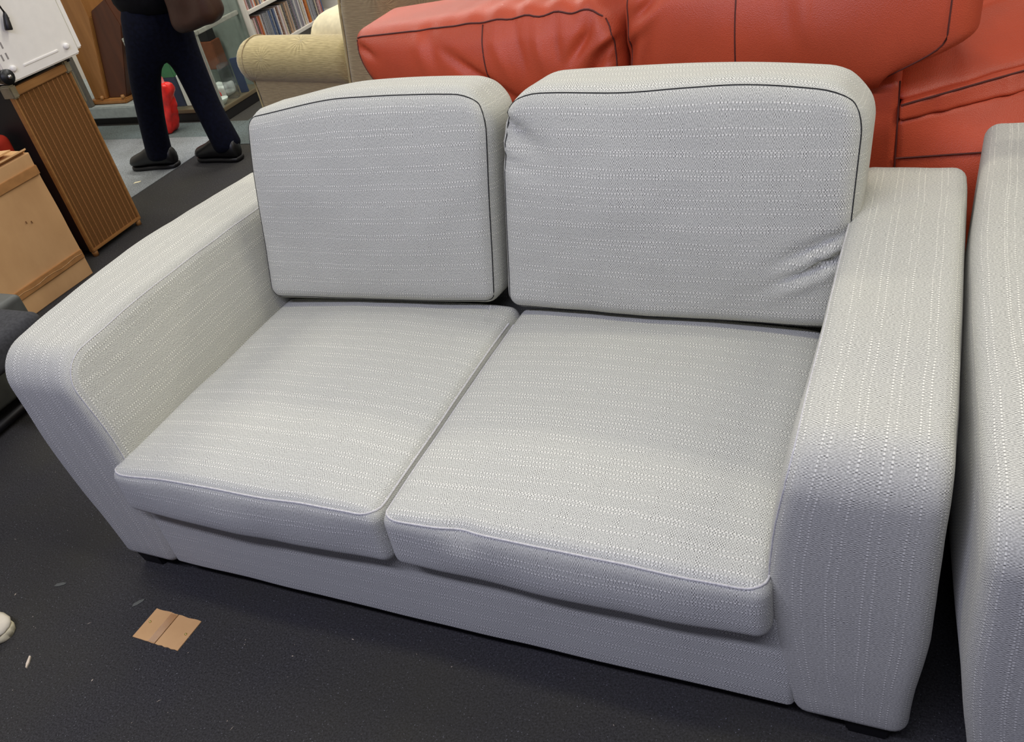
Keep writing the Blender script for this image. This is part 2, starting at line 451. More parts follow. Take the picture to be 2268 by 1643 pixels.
# ------------------------------------------------------------------ floor and shell
floor = box('floor', (-5.2, -3.5, -.05), (4.0, 5.6, 0.0), M['carpet'], bev=0); struct(floor, 'dark carpet floor')
aisle = box('carpet_strip', (-5.1, .4, .0), (-2.875, 2.84, .0035), M['carpet_aisle'], floor, bev=.001); aisle['label'] = 'paler grey worn carpet strip along the aisle'
band = box('carpet_strip', (-5.1, 2.84, .0), (-2.875, 3.07, .003), M['carpet_band'], floor, bev=.001); band['label'] = 'mid grey carpet strip in front of the display case'
band2 = box('carpet_strip', (-2.875, 2.72, .0), (-1.9, 4.6, .003), M['carpet_band'], floor, bev=.001); band2['label'] = 'mid grey carpet strip in front of the bookcase'
struct(box('wall_back', (-5.2, 5.5, 0), (4.0, 5.6, 2.8), M['wall'], bev=0))
struct(box('wall_left', (-5.2, -1.0, 0), (-5.1, 5.5, 2.8), M['wall'], bev=0))

# ------------------------------------------------------------------ grey sofas
def make_sofa(name, a, wa, y0, D, za, zb, flare=.034):
    root = empty(name, (0, 0, 0))
    F, FA = M['fabric'], M['fabric_arm']
    prof = arm_profile(y0, D, zb - .006, za, .085, .03)
    def warpR(sign):
        def w(p):
            p = p.copy(); side = sign * p.x      # outward positive
            t = (p.z - zb) / (za - zb)
            inner = 1 - sm(a, a + wa, side)
            p.x += -sign * (.041 if sign > 0 else .020) * inner * math.sin(PI * min(1, max(0, t))) * (1 - sm(y0 + .05, y0 + .5, p.y)) # padded inner front
            p.x += sign * (1 - inner) * ((flare * (1 - .75 * sm(.45, .95, p.y / D)) + .016 * math.sin(PI * max(0, min(1, p.y / D))) if sign < 0 else .008) * sm(0, .6, t) - (.016 if sign < 0 else .012) * (1 - sm(0, .45, t)))      # outer side draws in towards the base
            if sign < 0: p.x -= .020 * inner * sm(.6, 1, t) * (1 - sm(.35, .9, p.y / D))
            p.z += .012 * math.sin(PI * max(0, min(1, (p.y - y0) / (D - y0)))) * sm(.7, 1, t)
            q = .006 * nz(p, 5, 3) + .002 * nz(p, 16, 8)
            p.z += q * sm(.5, 1, t); p.x += q * .5; p.y += q * .3
            return p
        return w
    arm('arm', -a - wa, -a, prof, .030, warpR(-1), FA, root)
    arm('arm', a, a + wa, prof, .028, warpR(1), FA, root)
    # front rail under the seats
    rz0, rz1 = zb + .002, .30
    def wr(p):
        return Vector((p.x, p.y + y0 + .045, p.z + (rz0 + rz1) / 2)) + Vector((0, -.004 * math.cos(p.x / a * PI / 2) + .002 * nz(p, 7, 2), 0))
    soft_box('front_rail', (a + .004, .04, (rz1 - rz0) / 2), .014, (40, 1, 6), wr, F, root)
    def wb(p): return Vector((p.x, p.y + D - .075, p.z + (zb + za - .02) / 2))
    soft_box('back_frame', (a + .01, .07, (za - .02 - zb) / 2), .03, (30, 2, 10), wb, F, root)
    box('seat_platform', (-a, y0 + .08, zb + .03), (a, D - .14, .262), M['underside'], root)
    box('underside', (-a - wa + .04, y0 + .045, zb - .012), (a + wa - .04, D - .03, zb + .004), M['underside'], root)
    for (x, y) in ((-a - .125, y0 + .055), (a + .125, y0 + .055), (-a - .125, D - .08), (a + .125, D - .08)):
        box('leg', (x - .04, y - .04, 0), (x + .04, y + .04, zb), M['black'], root, taper=.86)
    return root

def seat_cushion(root, x0, x1, y0, y1, z0, zl, zr, seed, dent=None):
    h = ((x1 - x0) / 2, (y1 - y0) / 2, (.5 * (zl + zr) - z0) / 2); c = Vector(((x0 + x1) / 2, (y0 + y1) / 2, 0))
    def w(p):
        s = (p.x / h[0] + 1) / 2; t = (p.y / h[1] + 1) / 2; q = (p.z / h[2] + 1) / 2
        top = zl * (1 - s) + zr * s
        z = z0 + (top - z0) * q
        crown = .036 * (math.sin(PI * s) ** .55 if 0 < s < 1 else 0) * (math.sin(PI * min(1, max(0, t * .86 + .07))) ** .6)
        z += crown * sm(.55, 1, q) + .004 * nz((p.x, p.y, 0), 6, seed) * sm(.5, 1, q)
        yy = p.y
        front = 1 - sm(0, .25, t)
        yy += -.010 * math.sin(PI * max(0, min(1, q))) * front * math.sin(PI * max(0, min(1, s)))
        yy += .005 * nz((p.x, 0, p.z), 8, seed + 4) * front
        z += -.010 * front * (1 - q) * math.sin(PI * s)       # front lip sags over the rail
        xx = p.x
        if dent is not None:
            g = math.exp(-((p.x + c.x - dent) / .030) ** 2) * front * math.exp(-((q - .95) / .22) ** 2)
            yy += .012 * g; z -= .008 * g
        return Vector((xx + c.x, yy + c.y, z))
    o = soft_box('seat_cushion', h, .026, (44, 26, 5), w, M['fabric'], root, uvoff=(seed, seed * .3))
    # piped seam along the front and sides, at the upper edge
    pts = []
    N_ = 50
    R_ = .05
    path = [(-h[0], h[1] * .8)] + [(-h[0], -h[1] + R_ + (h[1] * 1.8 - R_) * (1 - i / 24)) for i in range(1, 25)]
    path += [(-h[0] + R_ - R_ * math.cos(a_), -h[1] + R_ - R_ * math.sin(a_)) for a_ in [PI / 2 * i / 6 for i in range(1, 7)]]
    path += [(-h[0] + R_ + (2 * h[0] - 2 * R_) * i / N_, -h[1]) for i in range(1, N_)]
    path += [(h[0] - R_ + R_ * math.sin(a_), -h[1] + R_ - R_ * math.cos(a_)) for a_ in [PI / 2 * i / 6 for i in range(0, 7)]]
    path += [(h[0], -h[1] + R_ + (h[1] * 1.8 - R_) * i / 24) for i in range(1, 25)]
    for (x, y) in path:
        p = rnd_pt((x, y, h[2] - .004), h, .026)
        v = w(p); pts.append(v)
    tube('piping', pts, .0024, M['piping'], o, sides=6)
    return o

def back_cushion(root, front, thick, seed, hw, hh, tl=1.0, extra=None):
    """front: four world corners bl, br, tl, tr of the front face"""
    ht = thick / 2; h = (hw, ht, hh); r = .042
    C4 = [Vector(q) for q in front]
    right = ((C4[1] - C4[0]) + (C4[3] - C4[2])).normalized(); upv = ((C4[2] - C4[0]) + (C4[3] - C4[1])).normalized()
    back = upv.cross(right).normalized()
    if back.y < 0: back = -back
    def w(p):
        rho = (.095 if p.x > 0 else .095 * tl) if p.z > 0 else .03     # corner radius of the face
        dx = (abs(p.x) - hw + rho) / rho; dz = (abs(p.z) - hh + rho) / rho
        if dx > 0 and dz > 0:
            ex = dx * math.sqrt(max(0, 1 - dz * dz / 2)); ez = dz * math.sqrt(max(0, 1 - dx * dx / 2))
            p = Vector((math.copysign(hw - rho + rho * ex, p.x), p.y, math.copysign(hh - rho + rho * ez, p.z)))
        s = (p.x / hw + 1) / 2; t = (p.z / hh + 1) / 2; d = (p.y + ht)
        base = bilin(C4, s, t)
        sc = max(0, min(1, s)); tc = max(0, min(1, t))
        puff = (math.sin(PI * sc) ** .6) * (math.sin(PI * tc) ** .6)
        fr = 1 - d / thick
        b = .036 * puff * (fr - .5) * 2
        v = base + back * (d - b)
        top = sm(.8, 1, t)
 
        v += upv * .016 * top * math.sin(PI * sc)                    # crowned top edge
        v += back * (.006 * nz((p.x, 0, p.z), 5, seed) + .0025 * nz((p.x, 0, p.z), 14, seed)) * fr
        if extra: v += extra(s, t, fr, back, upv, right)
        return v
    o = soft_box('back_cushion', h, r, (40, 4, 30), w, M['fabric'], root, uvoff=(seed * .7, seed), k=4)
    path = face_path(h, hw - .003, hh - .003, .012)
    pts = [w(rnd_pt((x, -ht, z), h, r)) for x, z in path]
    # the stitched seam is one thin cord all round the front face
    tube('seam', pts, .0014, M['stitch'], o, closed=True, sides=5)
    return o

A_, WA, ZB, ZA, DD = .733, .200, .05, .661, .951
sofa = make_sofa('sofa', A_, WA, 0.0, DD, ZA, ZB)
tag(sofa, 'light grey woven two-seat sofa in the middle with two loose back cushions', 'sofa')
seat_cushion(sofa, -.732, -.0125, -.036, .70, .272, .392, .412, 1.3)
seat_cushion(sofa, -.012, .706, -.034, .70, .276, .408, .398, 4.1, dent=.16)
def ex_l(s, t, fr, back, up, right):
    v = back * 0.03 * math.exp(-((s - .28) / .2) ** 2 - ((t - .25) / .3) ** 2) * fr * .4
    v += up * (-.018 * sm(.45, 0, s) * sm(.7, 1, t))
    return v
back_cushion(sofa, [(-.731, .605, .432), (-.048, .645, .436), (-.668, .705, .938), (.016, .705, .950)], .17, 2.2, .345, .245, tl=.40, extra=ex_l)
def ex_r(s, t, fr, back, up, right):
    v = Vector()
    # gathered creases at the upper left corner and fold by the right arm
    for (cs, ct, ang, amp, wd) in ((.03, .86, -.5, .028, .014), (.05, .79, -.45, .018, .013), (.06, .70, -.3, .012, .014), (.93, .32, .55, .026, .011), (.92, .40, .5, .018, .010), (.90, .26, .55, -.012, .014), (.93, .36, .52, -.012, .012)):
        dx = (s - cs) * .7; dz = (t - ct) * .5
        al = dx * math.cos(ang) + dz * math.sin(ang); ac = -dx * math.sin(ang) + dz * math.cos(ang)
        v += back * amp * math.exp(-(al / .075) ** 2 - (ac / wd) ** 2) * fr
    v += up * (-.010 * math.exp(-((s - .36) / .16) ** 2) + .006 * math.exp(-((s - .72) / .14) ** 2)) * sm(.75, .98, t) * fr
    return v
back_cushion(sofa, [(-.032, .640, .430), (.742, .640, .425), (.030, .705, .946), (.772, .705, .918)], .19, 5.7, .36, .255, extra=ex_r)
tube('loose_thread', [(-.055, .625, .455), (-.052, .605, .449), (-.058, .590, .446), (-.050, .575, .444)], .0009, M['piping'], sofa, sides=4)

sofa2 = make_sofa('sofa', .733, .20, -.08, 1.16, .672, .05, .022)
sofa2.location = (1.930, 0, 0); sofa2.rotation_euler.z = .018
tag(sofa2, 'second light grey woven sofa, cut off by the right edge of the photo', 'sofa')
seat_cushion(sofa2, -.728, -.004, -.13, .88, .272, .40, .41, 6.2)
seat_cushion(sofa2, .000, .722, -.13, .88, .276, .41, .40, 8.1)
back_cushion(sofa2, [(-.700, .80, .43), (-.008, .80, .43), (-.690, .88, .93), (-.01, .88, .93)], .18, 3.2, .345, .25)
back_cushion(sofa2, [(.008, .80, .43), (.700, .80, .43), (.01, .88, .93), (.690, .88, .93)], .18, 9.2, .345, .25)

# ------------------------------------------------------------------ red leather sofa seen from behind
red = empty('leather_sofa', (0, 1.2, 0))
tag(red, 'red leather sofa seen from behind, standing behind the grey two-seat sofa', 'sofa')
def shear_y(p): return Vector((p.x, p.y, p.z))
def rbox(name, lo, hi, r, n, warp=None, mat=None, parent=red):
    c = (Vector(lo) + Vector(hi)) / 2; h = [(hi[i] - lo[i]) / 2 for i in range(3)]
    return soft_box(name, h, r, n, (lambda p: warp(p + c) if warp else p + c), mat or M['red'], parent)
# coordinates below are relative to the sofa's back plane (y = 1.2)
rbox('back_panel', (-.66, 0.0, .04), (.79, .16, .745), .02, (30, 2, 14))
box('base', (-.84, .03, .0), (1.16, .88, .05), M['black'], red)
rbox('seat', (-.64, .16, .05), (.78, .90, .42), .04, (20, 12, 6))
def armw(p):
    k = max(0.0, abs(p.x - .065) - .725)
    y = p.y + .75 * sm(.50, .70, p.z) * k * (1 - sm(.2, .7, p.y)) + .002 * nz(p, 9, 2)
    return Vector((p.x, y, p.z))
def lipw(p):
    p = armw(p); k = max(0.0, abs(p.x - .065) - .725)
    # soft ruched edge
    f = (1 - sm(.0, .12, p.y - .75 * k))
    p.y += .006 * math.sin(p.x * 95 + 3 * p.z) * f * nz((p.x, 0, 0), 9, 1) * 2
    return p
def padw(p):
    q = p.copy(); k = max(0.0, abs(p.x - .065) - .725)
    p = armw(p)
    tz = (q.z - .684) / .091
    f = 1 - sm(.0, .35, q.y)
    p.z += (.060 * sm(-.02, .42, q.y) + .02 * sm(0, .15, k)) * sm(.3, 1, tz)
    p.y += .19 * sm(-.1, 1.0, tz) * (1 - sm(.1, .8, q.y))
    wr = math.sin(q.x * 52 + 1.5 * math.sin(q.y * 9)) * (.4 + nz((q.x, q.y, 0), 5, 5))
    p.y += .010 * wr * f * sm(0, .1, q.x - .84)
    p.z += (.010 * math.sin(q.x * 14 + q.y * 46 + 4 * nz(q, 4, 1)) * sm(.02, .2, q.y) + .014 * nz((q.x * .6, q.y * 2.4, 0), 7, 3)) * sm(.3, 1, tz)
    return p
for sx in (1, -1):
    def mir(fn, sx=sx):
        def g(p):
            q = fn(Vector((p.x if sx > 0 else .13 - p.x, p.y, p.z)))
            return Vector((q.x if sx > 0 else .13 - q.x, q.y, q.z))
        return g
    def bx(name, lo, hi, r, n, fn, sx=sx):
        if sx < 0: lo, hi = (.13 - hi[0], lo[1], lo[2]), (.13 - lo[0], hi[1], hi[2])
        return rbox(name, lo, hi, r, n, mir(fn))
    if sx < 0:   # the left arm ends lower, tucked behind the grey sofa
        bx('arm', (.79, .02, .05), (.97, .56, .44), .02, (8, 14, 8), armw)
        bx('arm_pad', (.795, .01, .435), (.98, .56, .50), .03, (10, 20, 3), armw)
        continue
    bx('arm', (.79, .004, .05), (1.22, .95, .650), .016, (16, 16, 10), armw)
    bx('arm_roll', (.792, -.004, .646), (1.22, .94, .690), .012, (60, 12, 2), lipw)
    pd = bx('arm_pad', (.765, -.010, .684), (1.30, .93, .775), .042, (60, 40, 5), padw)
    tube('seam', [armw(Vector((.795 + i * .02, -.0055, .688))) for i in range(20)], .0022, M['red_seam'], pd)
tube('seam', [(.79, -.002, .06 + i * .0685) for i in range(11)], .002, M['red_seam'], red)
tube('seam', [armw(Vector((.79 + i * .02, .002, .556))) for i in range(20)], .0022, M['red_seam'], red)

def red_cushion(front, thick, hw, hh, extra, seam_u, seed, inset=.004):
    ht = thick / 2; h = (hw, ht, hh); r = .05
    C4 = [Vector(q) for q in front]
    def w(p):
        s = (p.x / hw + 1) / 2; t = (p.z / hh + 1) / 2; d = p.y + ht; fr = 1 - d / thick
        sc = max(0, min(1, s)); tc = max(0, min(1, t))
        v = bilin(C4, s, t) + Vector((0, d, 0))
        puff = (math.sin(PI * sc) ** .6) * (math.sin(PI * tc) ** .7)
        v.y -= .05 * puff * (fr - .5) * 2
        v += extra(s, t, fr)
        v.y += .006 * nz((p.x, 0, p.z), 6, seed) * fr
        return v
    o = soft_box('back_cushion', h, r, (64, 6, 28), w, M['red'], red, k=4)
    tube('seam', [w(rnd_pt((x, -ht, hh - .004), h, r)) + Vector((0, -.001, 0)) for x in [(-1 + 2 * i / 60) * (hw - .012) for i in range(61)]], .0024, M['red_seam'], o)
    tube('seam', [w(rnd_pt(((seam_u * 2 - 1) * hw, -ht, z), h, r)) for z in [(-1 + 2 * i / 24) * (hh - .01) for i in range(25)]], .002, M['red_seam'], o)
    for sx in (-1, 1):
        tube('seam', [w(rnd_pt((sx * (hw - (inset if sx > 0 else .004)), -ht, z), h, r)) for z in [(-1 + 2 * i / 24) * (hh - .012) for i in range(25)]], .002, M['red_seam'], o)
    return o
def fold(s, t, cs, ct, ang, amp, ln, wd, W_=.72, H_=.26):
    dx = (s - cs) * W_; dz = (t - ct) * H_
    al = dx * math.cos(ang) + dz * math.sin(ang); ac = -dx * math.sin(ang) + dz * math.cos(ang)
    return amp * math.exp(-(al / ln) ** 2 - (ac / wd) ** 2)
def exA(s, t, fr):
    v = Vector()
    y = 0
    for q in ((.52, .45, -.75, .022, .10, .014), (.6, .7, -1.35, -.008, .07, .012), (.67, .72, -1.4, .010, .07, .010), (.74, .72, -1.45, -.010, .07, .012),
              (.80, .70, -1.5, .010, .06, .010), (.88, .72, .95, .022, .055, .012), (.93, .55, 1.0, .024, .06, .012), (.97, .74, .7, -.02, .04, .012), (.9, .4, .6, .012, .06, .012),
              (.30, .8, -1.5, -.006, .06, .014), (.35, .8, -1.5, .006, .06, .012), (.06, .8, -.6, .02, .03, .012)):
        y += fold(s, t, *q)
    v.y += y * fr
    # top surface puckers along the seam
    top = sm(.85, 1, t)
    v.z += top * (.006 * math.sin(s * 60 + 4 * fr) * sm(.3, .8, s) + .012 * math.sin(s * PI) + .02 * sm(.2, .9, s) * (1 - sm(.92, 1, s)))
    v.x += .05 * (1 - sm(0, .7, t)) * (1 - sm(0, .3, s))          # lower left corner draws in
    v.x -= .02 * sm(.8, 1, s) * sm(.7, 1, t)
    return v
red_cushion([(-.60, -.03, .715), (.150, -.03, .715), (-.648, -.02, .958), (.152, -.02, .962)], .26, .375, .13, exA, .545, 3)
def exB(s, t, fr):
    v = Vector(); y = 0
    for q in ((.03, .5, 1.1, .02, .08, .012), (.06, .66, .8, -.016, .05, .012), (.08, .35, 1.4, .012, .07, .012), (.5, .7, -1.4, .006, .06, .014), (.55, .72, -1.45, -.006, .06, .014), (.10, .85, .6, .014, .05, .012)):
        y += fold(s, t, *q)
    v.y += y * fr
    v.z += sm(.85, 1, t) * (.006 * math.sin(s * 50) * (1 - sm(.2, .6, s)) + .012 * math.sin(PI * s))
    e = sm(.72, 1.0, s)
    v.x -= .17 * e * (1 - sm(.0, .42, t)) ** 1.2                    # right end curls in at the bottom
    v.z += .015 * e * (1 - t)
    return v
red_cushion([(.155, -.035, .728), (.935, -.035, .728), (.160, -.02, 1.01), (.945, -.02, 1.02)], .28, .385, .15, exB, .36, 6, .06)

# ------------------------------------------------------------------ beige armchair seen from its side
RZ = math.radians(-10.5)
ch = empty('armchair', (-1.16, 1.92, 0), RZ)
tag(ch, 'beige patterned plush armchair with a thick rolled arm, left of the red sofa', 'armchair')
B = M['beige']; BD = M['beige_dark']
def roll_arm(y):
    """rolled arm along -x, axis at local y"""
    vs = []; fs = []; uvs = []
    n = 24; L_ = .62
    rad = []
    xs = [0.03] + [-.02 - i * .03 for i in range(int((L_ - .09) / .03))]
    prof = [(x, .098) for x in xs] + [(-L_ + .055, .097), (-L_ + .03, .09), (-L_ + .012, .078), (-L_ + .003, .06), (-L_, .03)]
    for (x, r_) in prof:
        for i in range(n):
            a = 2 * PI * i / n; vs.append(Vector((x, y + r_ * 1.02 * math.cos(a), .66 + r_ * math.sin(a) * (.95 if math.sin(a) > 0 else 1.0))))
    for j in range(len(prof) - 1):
        for i in range(n):
            q = [(j, i), (j, i + 1), (j + 1, i + 1), (j + 1, i)]
            fs.append([a * n + b % n for a, b in q]); uvs += [(prof[a][0], b / n * .62) for a, b in q]
    e = list(range((len(prof) - 1) * n, len(prof) * n)); fs.append(e); uvs += [(vs[i].y, vs[i].z) for i in e]
    e = list(reversed(range(n))); fs.append(e); uvs += [(vs[i].y, vs[i].z) for i in e]
    o = mesh('arm_roll', vs, fs, B, ch, True, uvs)
    bm = bmesh.new(); bm.from_mesh(o.data); bmesh.ops.recalc_face_normals(bm, faces=bm.faces); bm.to_mesh(o.data); bm.free()
    tube('piping', [(-L_ + .07 , y + .0985 * math.cos(a), .66 + .0955 * math.sin(a)) for a in [2 * PI * i / 28 for i in range(28)]], .0025, BD, o, closed=True)
    return o
def pbox(name, lo, hi, r, n, mat, warp=None):
    c = (Vector(lo) + Vector(hi)) / 2; h = [(hi[i] - lo[i]) / 2 for i in range(3)]
    return soft_box(name, h, r, n, (lambda p: warp(p + c) if warp else p + c), mat, ch)
for y in (-.0, .70):
    roll_arm(y)
    sd = -1 if y < .1 else 1
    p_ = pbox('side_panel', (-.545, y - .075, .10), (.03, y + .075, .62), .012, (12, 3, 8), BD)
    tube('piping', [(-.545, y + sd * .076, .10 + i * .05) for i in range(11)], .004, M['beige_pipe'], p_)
def leanw(p): return Vector((p.x + .26 * max(0, p.z - .5) + .02 * nz(p, 5, 1), p.y, p.z))
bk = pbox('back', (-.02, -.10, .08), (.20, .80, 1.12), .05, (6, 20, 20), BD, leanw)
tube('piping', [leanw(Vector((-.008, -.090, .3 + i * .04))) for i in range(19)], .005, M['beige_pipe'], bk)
pbox('seat_cushion', (-.60, .09, .36), (.0, .61, .56), .06, (12, 12, 3), M['beige'])
pbox('back_cushion', (-.40, .08, .54), (.04, .62, .80), .09, (6, 12, 8), M['cream'], lambda p: Vector((p.x + .2 * (p.z - .5), p.y, p.z)))
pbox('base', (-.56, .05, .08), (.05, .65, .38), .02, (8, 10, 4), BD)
for (x, y) in ((-.5, -.02), (.14, -.02), (-.5, .72), (.14, .72)):
    lathe('foot', [(.022, 0), (.03, .02), (.035, .09)], M['wood_d'], ch, 12, (x, y, 0))

# ------------------------------------------------------------------ charcoal sofa beyond, with cream cushion
cs = empty('charcoal_sofa', (-.06, 3.16, 0))
tag(cs, 'dark charcoal fabric sofa glimpsed beyond the red leather sofa', 'sofa')
def cbox(name, lo, hi, r, n, warp=None):
    c = (Vector(lo) + Vector(hi)) / 2; h = [(hi[i] - lo[i]) / 2 for i in range(3)]
    return soft_box(name, h, r, n, (lambda p: warp(p + c) if warp else p + c), M['charcoal'], cs)
cbox('base', (-.95, -.42, .08), (.95, .42, .36), .03, (16, 8, 4))
for x in (-1.10, .90): cbox('arm', (x, -.44, .06), (x + .22, .44, .60), .07, (4, 8, 6))
cbox('back', (-.92, -.44, .30), (.92, -.24, .66), .08, (16, 3, 6))
for x in (-.91, .0): 
    o = cbox('seat_cushion', (x, -.24, .34), (x + .905, .42, .48), .05, (10, 8, 3))
    tube('seam', [(x + .03 + i * .085, -.20, .482) for i in range(11)], .003, M['black'], o)
for (x, y) in ((-1, -.36), (1, -.36), (-1, .36), (1, .36)): box('foot', (x - .03, y - .03, 0), (x + .03, y + .03, .09), M['black'], cs)

cc = tag(soft_box('cream_cushion', (.19, .08, .07), .05, (10, 6, 4), lambda p: p + Vector((-.83, 2.84, .738)) + Vector((0, 0, .01 * nz(p, 8, 2))), M['cream']), 'cream cushion lying on top of the dark charcoal sofa', 'cushion')
# ------------------------------------------------------------------ ribbed speaker cabinet
sp = empty('speaker_cabinet', (-2.545, 1.475, 0), math.radians(2.0))
tag(sp, 'brown vintage speaker cabinet with ribbed grille cloth and metal corners', 'speaker')
box('cabinet', (-.30, .0, .03), (-.012, .325, .775), M['black'], sp, .006)
box('grille_cloth', (-.016, .012, .035), (.0, .313, .742), M['grille'], sp, .003)
for i in range(11):
    y = .026 + i * .0274
    box('grille_rib', (-.002, y - .0019, .038), (.003, y + .0019, .740), M['grille_rib'], sp, .0015)
box('frame_rail', (-.02, .0, .742), (.012, .325, .776), M['oak'], sp, .004)
box('frame_rail', (-.02, -.002, .026), (.008, .325, .040), M['oak'], sp, .003)
for y in (-.002, .313): box('frame_stile', (-.018, y, .03), (.006, y + .014, .745), M['oak'], sp, .003)
for (y0_, y1_) in ((-.006, .03), (.296, .331)): box('corner_bracket', (-.045, y0_, .735), (.016, y1_, .79), M['bracket'], sp, .006)
box('corner_bracket', (-.035, .322, .60), (.010, .333, .735), M['bracket'], sp, .003)
for (x, y) in ((-.27, .03), (-.27, .29), (-.01, .015), (-.01, .31)): lathe('foot', [(.013, 0), (.015, .03)], M['oak'], sp, 10, (x, y, 0))

# ------------------------------------------------------------------ white appliance on the speaker
wf = empty('white_appliance', (-2.52, 1.475, .777), math.radians(-3.0))
tag(wf, 'white mini fridge seen from behind, standing on the brown speaker cabinet', 'appliance')
box('body', (-.40, .0, .018), (.0, .372, .52), M['white'], wf, .006)
for y in (.05, .325):
    for x in (-.34, -.05): lathe('foot', [(.016, 0), (.016, .02)], M['rubber'], wf, 10, (x, y, 0))
box('cover_edge', (-.42, .374, .034), (-.012, .404, .52), M['white2'], wf, .006)
RY = Matrix.Rotation(PI / 2, 3, 'Y')
for (y, z) in ((.045, .068), (.318, .066)): lathe('rubber_stop', [(.013, -.001), (.013, .006), (.011, .012), (.006, .014)], M['white2'], wf, 14, (.0, y, z), RY)
box('pressed_rib', (-.002, .095, .058), (.0035, .275, .068), M['white2'], wf, .002)
for i in range(2):
    for j in range(4): box('vent_slot', (-.001, .022 + i * .022, .105 + j * .042), (.0012, .029 + i * .022, .130 + j * .042), M['shelf_back'], wf, .0005)
pl = tube('power_cord', [(.03, .06, .50), (.028, .07, .44), (.024, .085, .36), (.03, .098, .30), (.022, .112, .262), (.02, .118, .24)], .0042, M['rubber'], wf, sides=8)
lathe('plug', [(.005, .0), (.009, .012), (.013, .04), (.015, .062), (.013, .066)], M['rubber'], pl, 14, (.022, .112, .266), Matrix.Rotation(math.radians(165), 3, 'X'))
kb = empty('black_adapter', (-2.44, 1.375, .80)); tag(kb, 'small black plastic adapter hanging beside the white appliance', 'adapter')
lathe('housing', [(.010, -.03), (.024, -.02), (.028, .0), (.024, .022), (.012, .03)], M['rubber'], kb, 16, (0, .035, .045), RY)
lathe('collar', [(.030, -.006), (.030, .006)], M['rubber'], kb, 16, (.02, .035, .045), RY)
lathe('socket', [(.008, 0), (.008, .012)], M['metal'], kb, 10, (.028, .035, .045), RY)
tube('cord', [(0, .035, .06), (-.005, .0, .10), (-.02, -.03, .14), (-.03, -.08, .22)], .010, M['rubber'], kb, sides=8)

# ------------------------------------------------------------------ cardboard box
cb = empty('cardboard_box', (-2.43, 1.345, 0))
tag(cb, 'large brown cardboard box with taped seams beside the speaker cabinet', 'box')
def cwarp(p): return Vector((p.x + .006 * nz(p, 4, 2) * sm(-.3, .0, p.x), p.y + .004 * nz(p, 5, 4), p.z))
o = soft_box('carton', (.19, .29, .2825), .004, (8, 14, 14), lambda p: cwarp(p + Vector((-.19, -.29, .2825))), M['card'], cb)
box('tape', (-.002, -.58, .085), (.0085, -.004, .122), M['tape'], cb, .001)
box('tape', (-.002, -.58, .475), (.0085, -.004, .512), M['tape'], cb, .001)
tube('tape_wrinkle', [(.0085, -.01 - i * .04, .104 + .004 * math.sin(i * 1.7)) for i in range(12)], .0016, M['tape_gloss'], cb)
prism('flap', [(-.20, .568), (-.02, .566), (.006, .580), (.004, .586), (-.02, .573), (-.20, .578)], -.56, -.01, M['card'], cb, axis=1)
prism('flap', [(-.38, .566), (-.19, .578), (-.03, .590), (-.03, .597), (-.19, .586), (-.38, .574)], -.57, -.05, M['card'], cb, axis=1)
for i in range(2): box('dent', (-.001, -.165 + i * .022, .330 - i * .01), (.0045, -.162 + i * .022, .341 - i * .01), M['card_edge'], cb, .001)

# red cloth roll in the gap between box and speaker
rc = tag(soft_box('red_cloth_roll', (.07, .04, .305), .035, (5, 4, 12), lambda p: p + Vector((-2.70, 1.405, .3055)) + Vector((nz(p, 9, 1), nz(p, 9, 2), nz(p, 9, 3))) * .006, M['redcloth']), 'red cloth roll standing in the dark gap between cardboard box and speaker cabinet', 'cloth')
# ------------------------------------------------------------------ dark grey upholstered stool at the left edge
st = empty('upholstered_stool', (-1.62, .30, 0))
tag(st, 'dark grey upholstered stool behind the left arm of the grey sofa', 'stool')
soft_box('seat', (.40, .13, .05), .03, (10, 8, 2), lambda p: p + Vector((-.13, -.03, .455)), M['dark_grey'], st)
soft_box('side_cover', (.16, .25, .15), .02, (8, 6, 6), lambda p: p + Vector((-.40, .12, .207)), M['grey_plastic'], st)
for z in (.17, .29): tube('panel_seam', [(-.2395, -.10 + i * .05, z) for i in range(9)], .002, M['black'], st)
fr_ = tube('base_bar', [(-.56, -.16, .028), (-.26, -.16, .028), (-.22, -.12, .028), (-.24, .30, .028), (-.28, .34, .028), (-.56, .34, .028)], .017, M['black'], st, sides=10)
for (x, y) in ((-.5, -.155), (-.26, -.15), (-.27, .33), (-.5, .335)): tube('leg', [(x, y, .0), (x, y, .10)], .012, M['black'], st, sides=8)

# ------------------------------------------------------------------ things on the near floor
cp = empty('cardboard_scrap', (-.668, -.143, 0)); tag(cp, 'flat creased cardboard scrap with two brass pins on the carpet', 'cardboard')
def scrap(x0, x1, name, jag):
    n = 7; top = []; bot = []
    for i in range(n + 1):
        s = i / n; x = x0 + (x1 - x0) * s
        top.append((x, .042 + (.0010 * math.sin(i * 5.1 + jag) if 0 < i < n else 0)))
        bot.append((x, -.043 + (.001 * math.sin(i * 3 + jag) if 0 < i < n else 0)))
    return prism(name, bot + top[::-1], .0005, .0025, M['card'], cp, axis=2)
scrap(-.072, -.001, 'half', .3); scrap(.0015, .0725, 'half', 2.0)
box('crease', (-.022, -.042, .002), (.0, .040, .0031), M['tape'], cp, .0005)
for (x, y) in ((-.058, .004), (.061, .0)): lathe('pin', [(.003, .002), (.003, .0045), (.0015, .0055)], M['brass'], cp, 10, (x, y, 0))
cp.rotation_euler.z = math.radians(-1)
tag(prism('wood_splinter', [(-.018, -.002), (.004, -.0035), (.016, -.001), (.018, .001), (.003, .0035), (-.016, .002)], .0003, .004, M['speck'], None, axis=2), 'thin pale wood splinter lying on the carpet near the white shoe', 'splinter')
o = bpy.data.objects['wood_splinter']; o.location = (-.956, -.316, 0); o.rotation_euler.z = math.radians(-57)
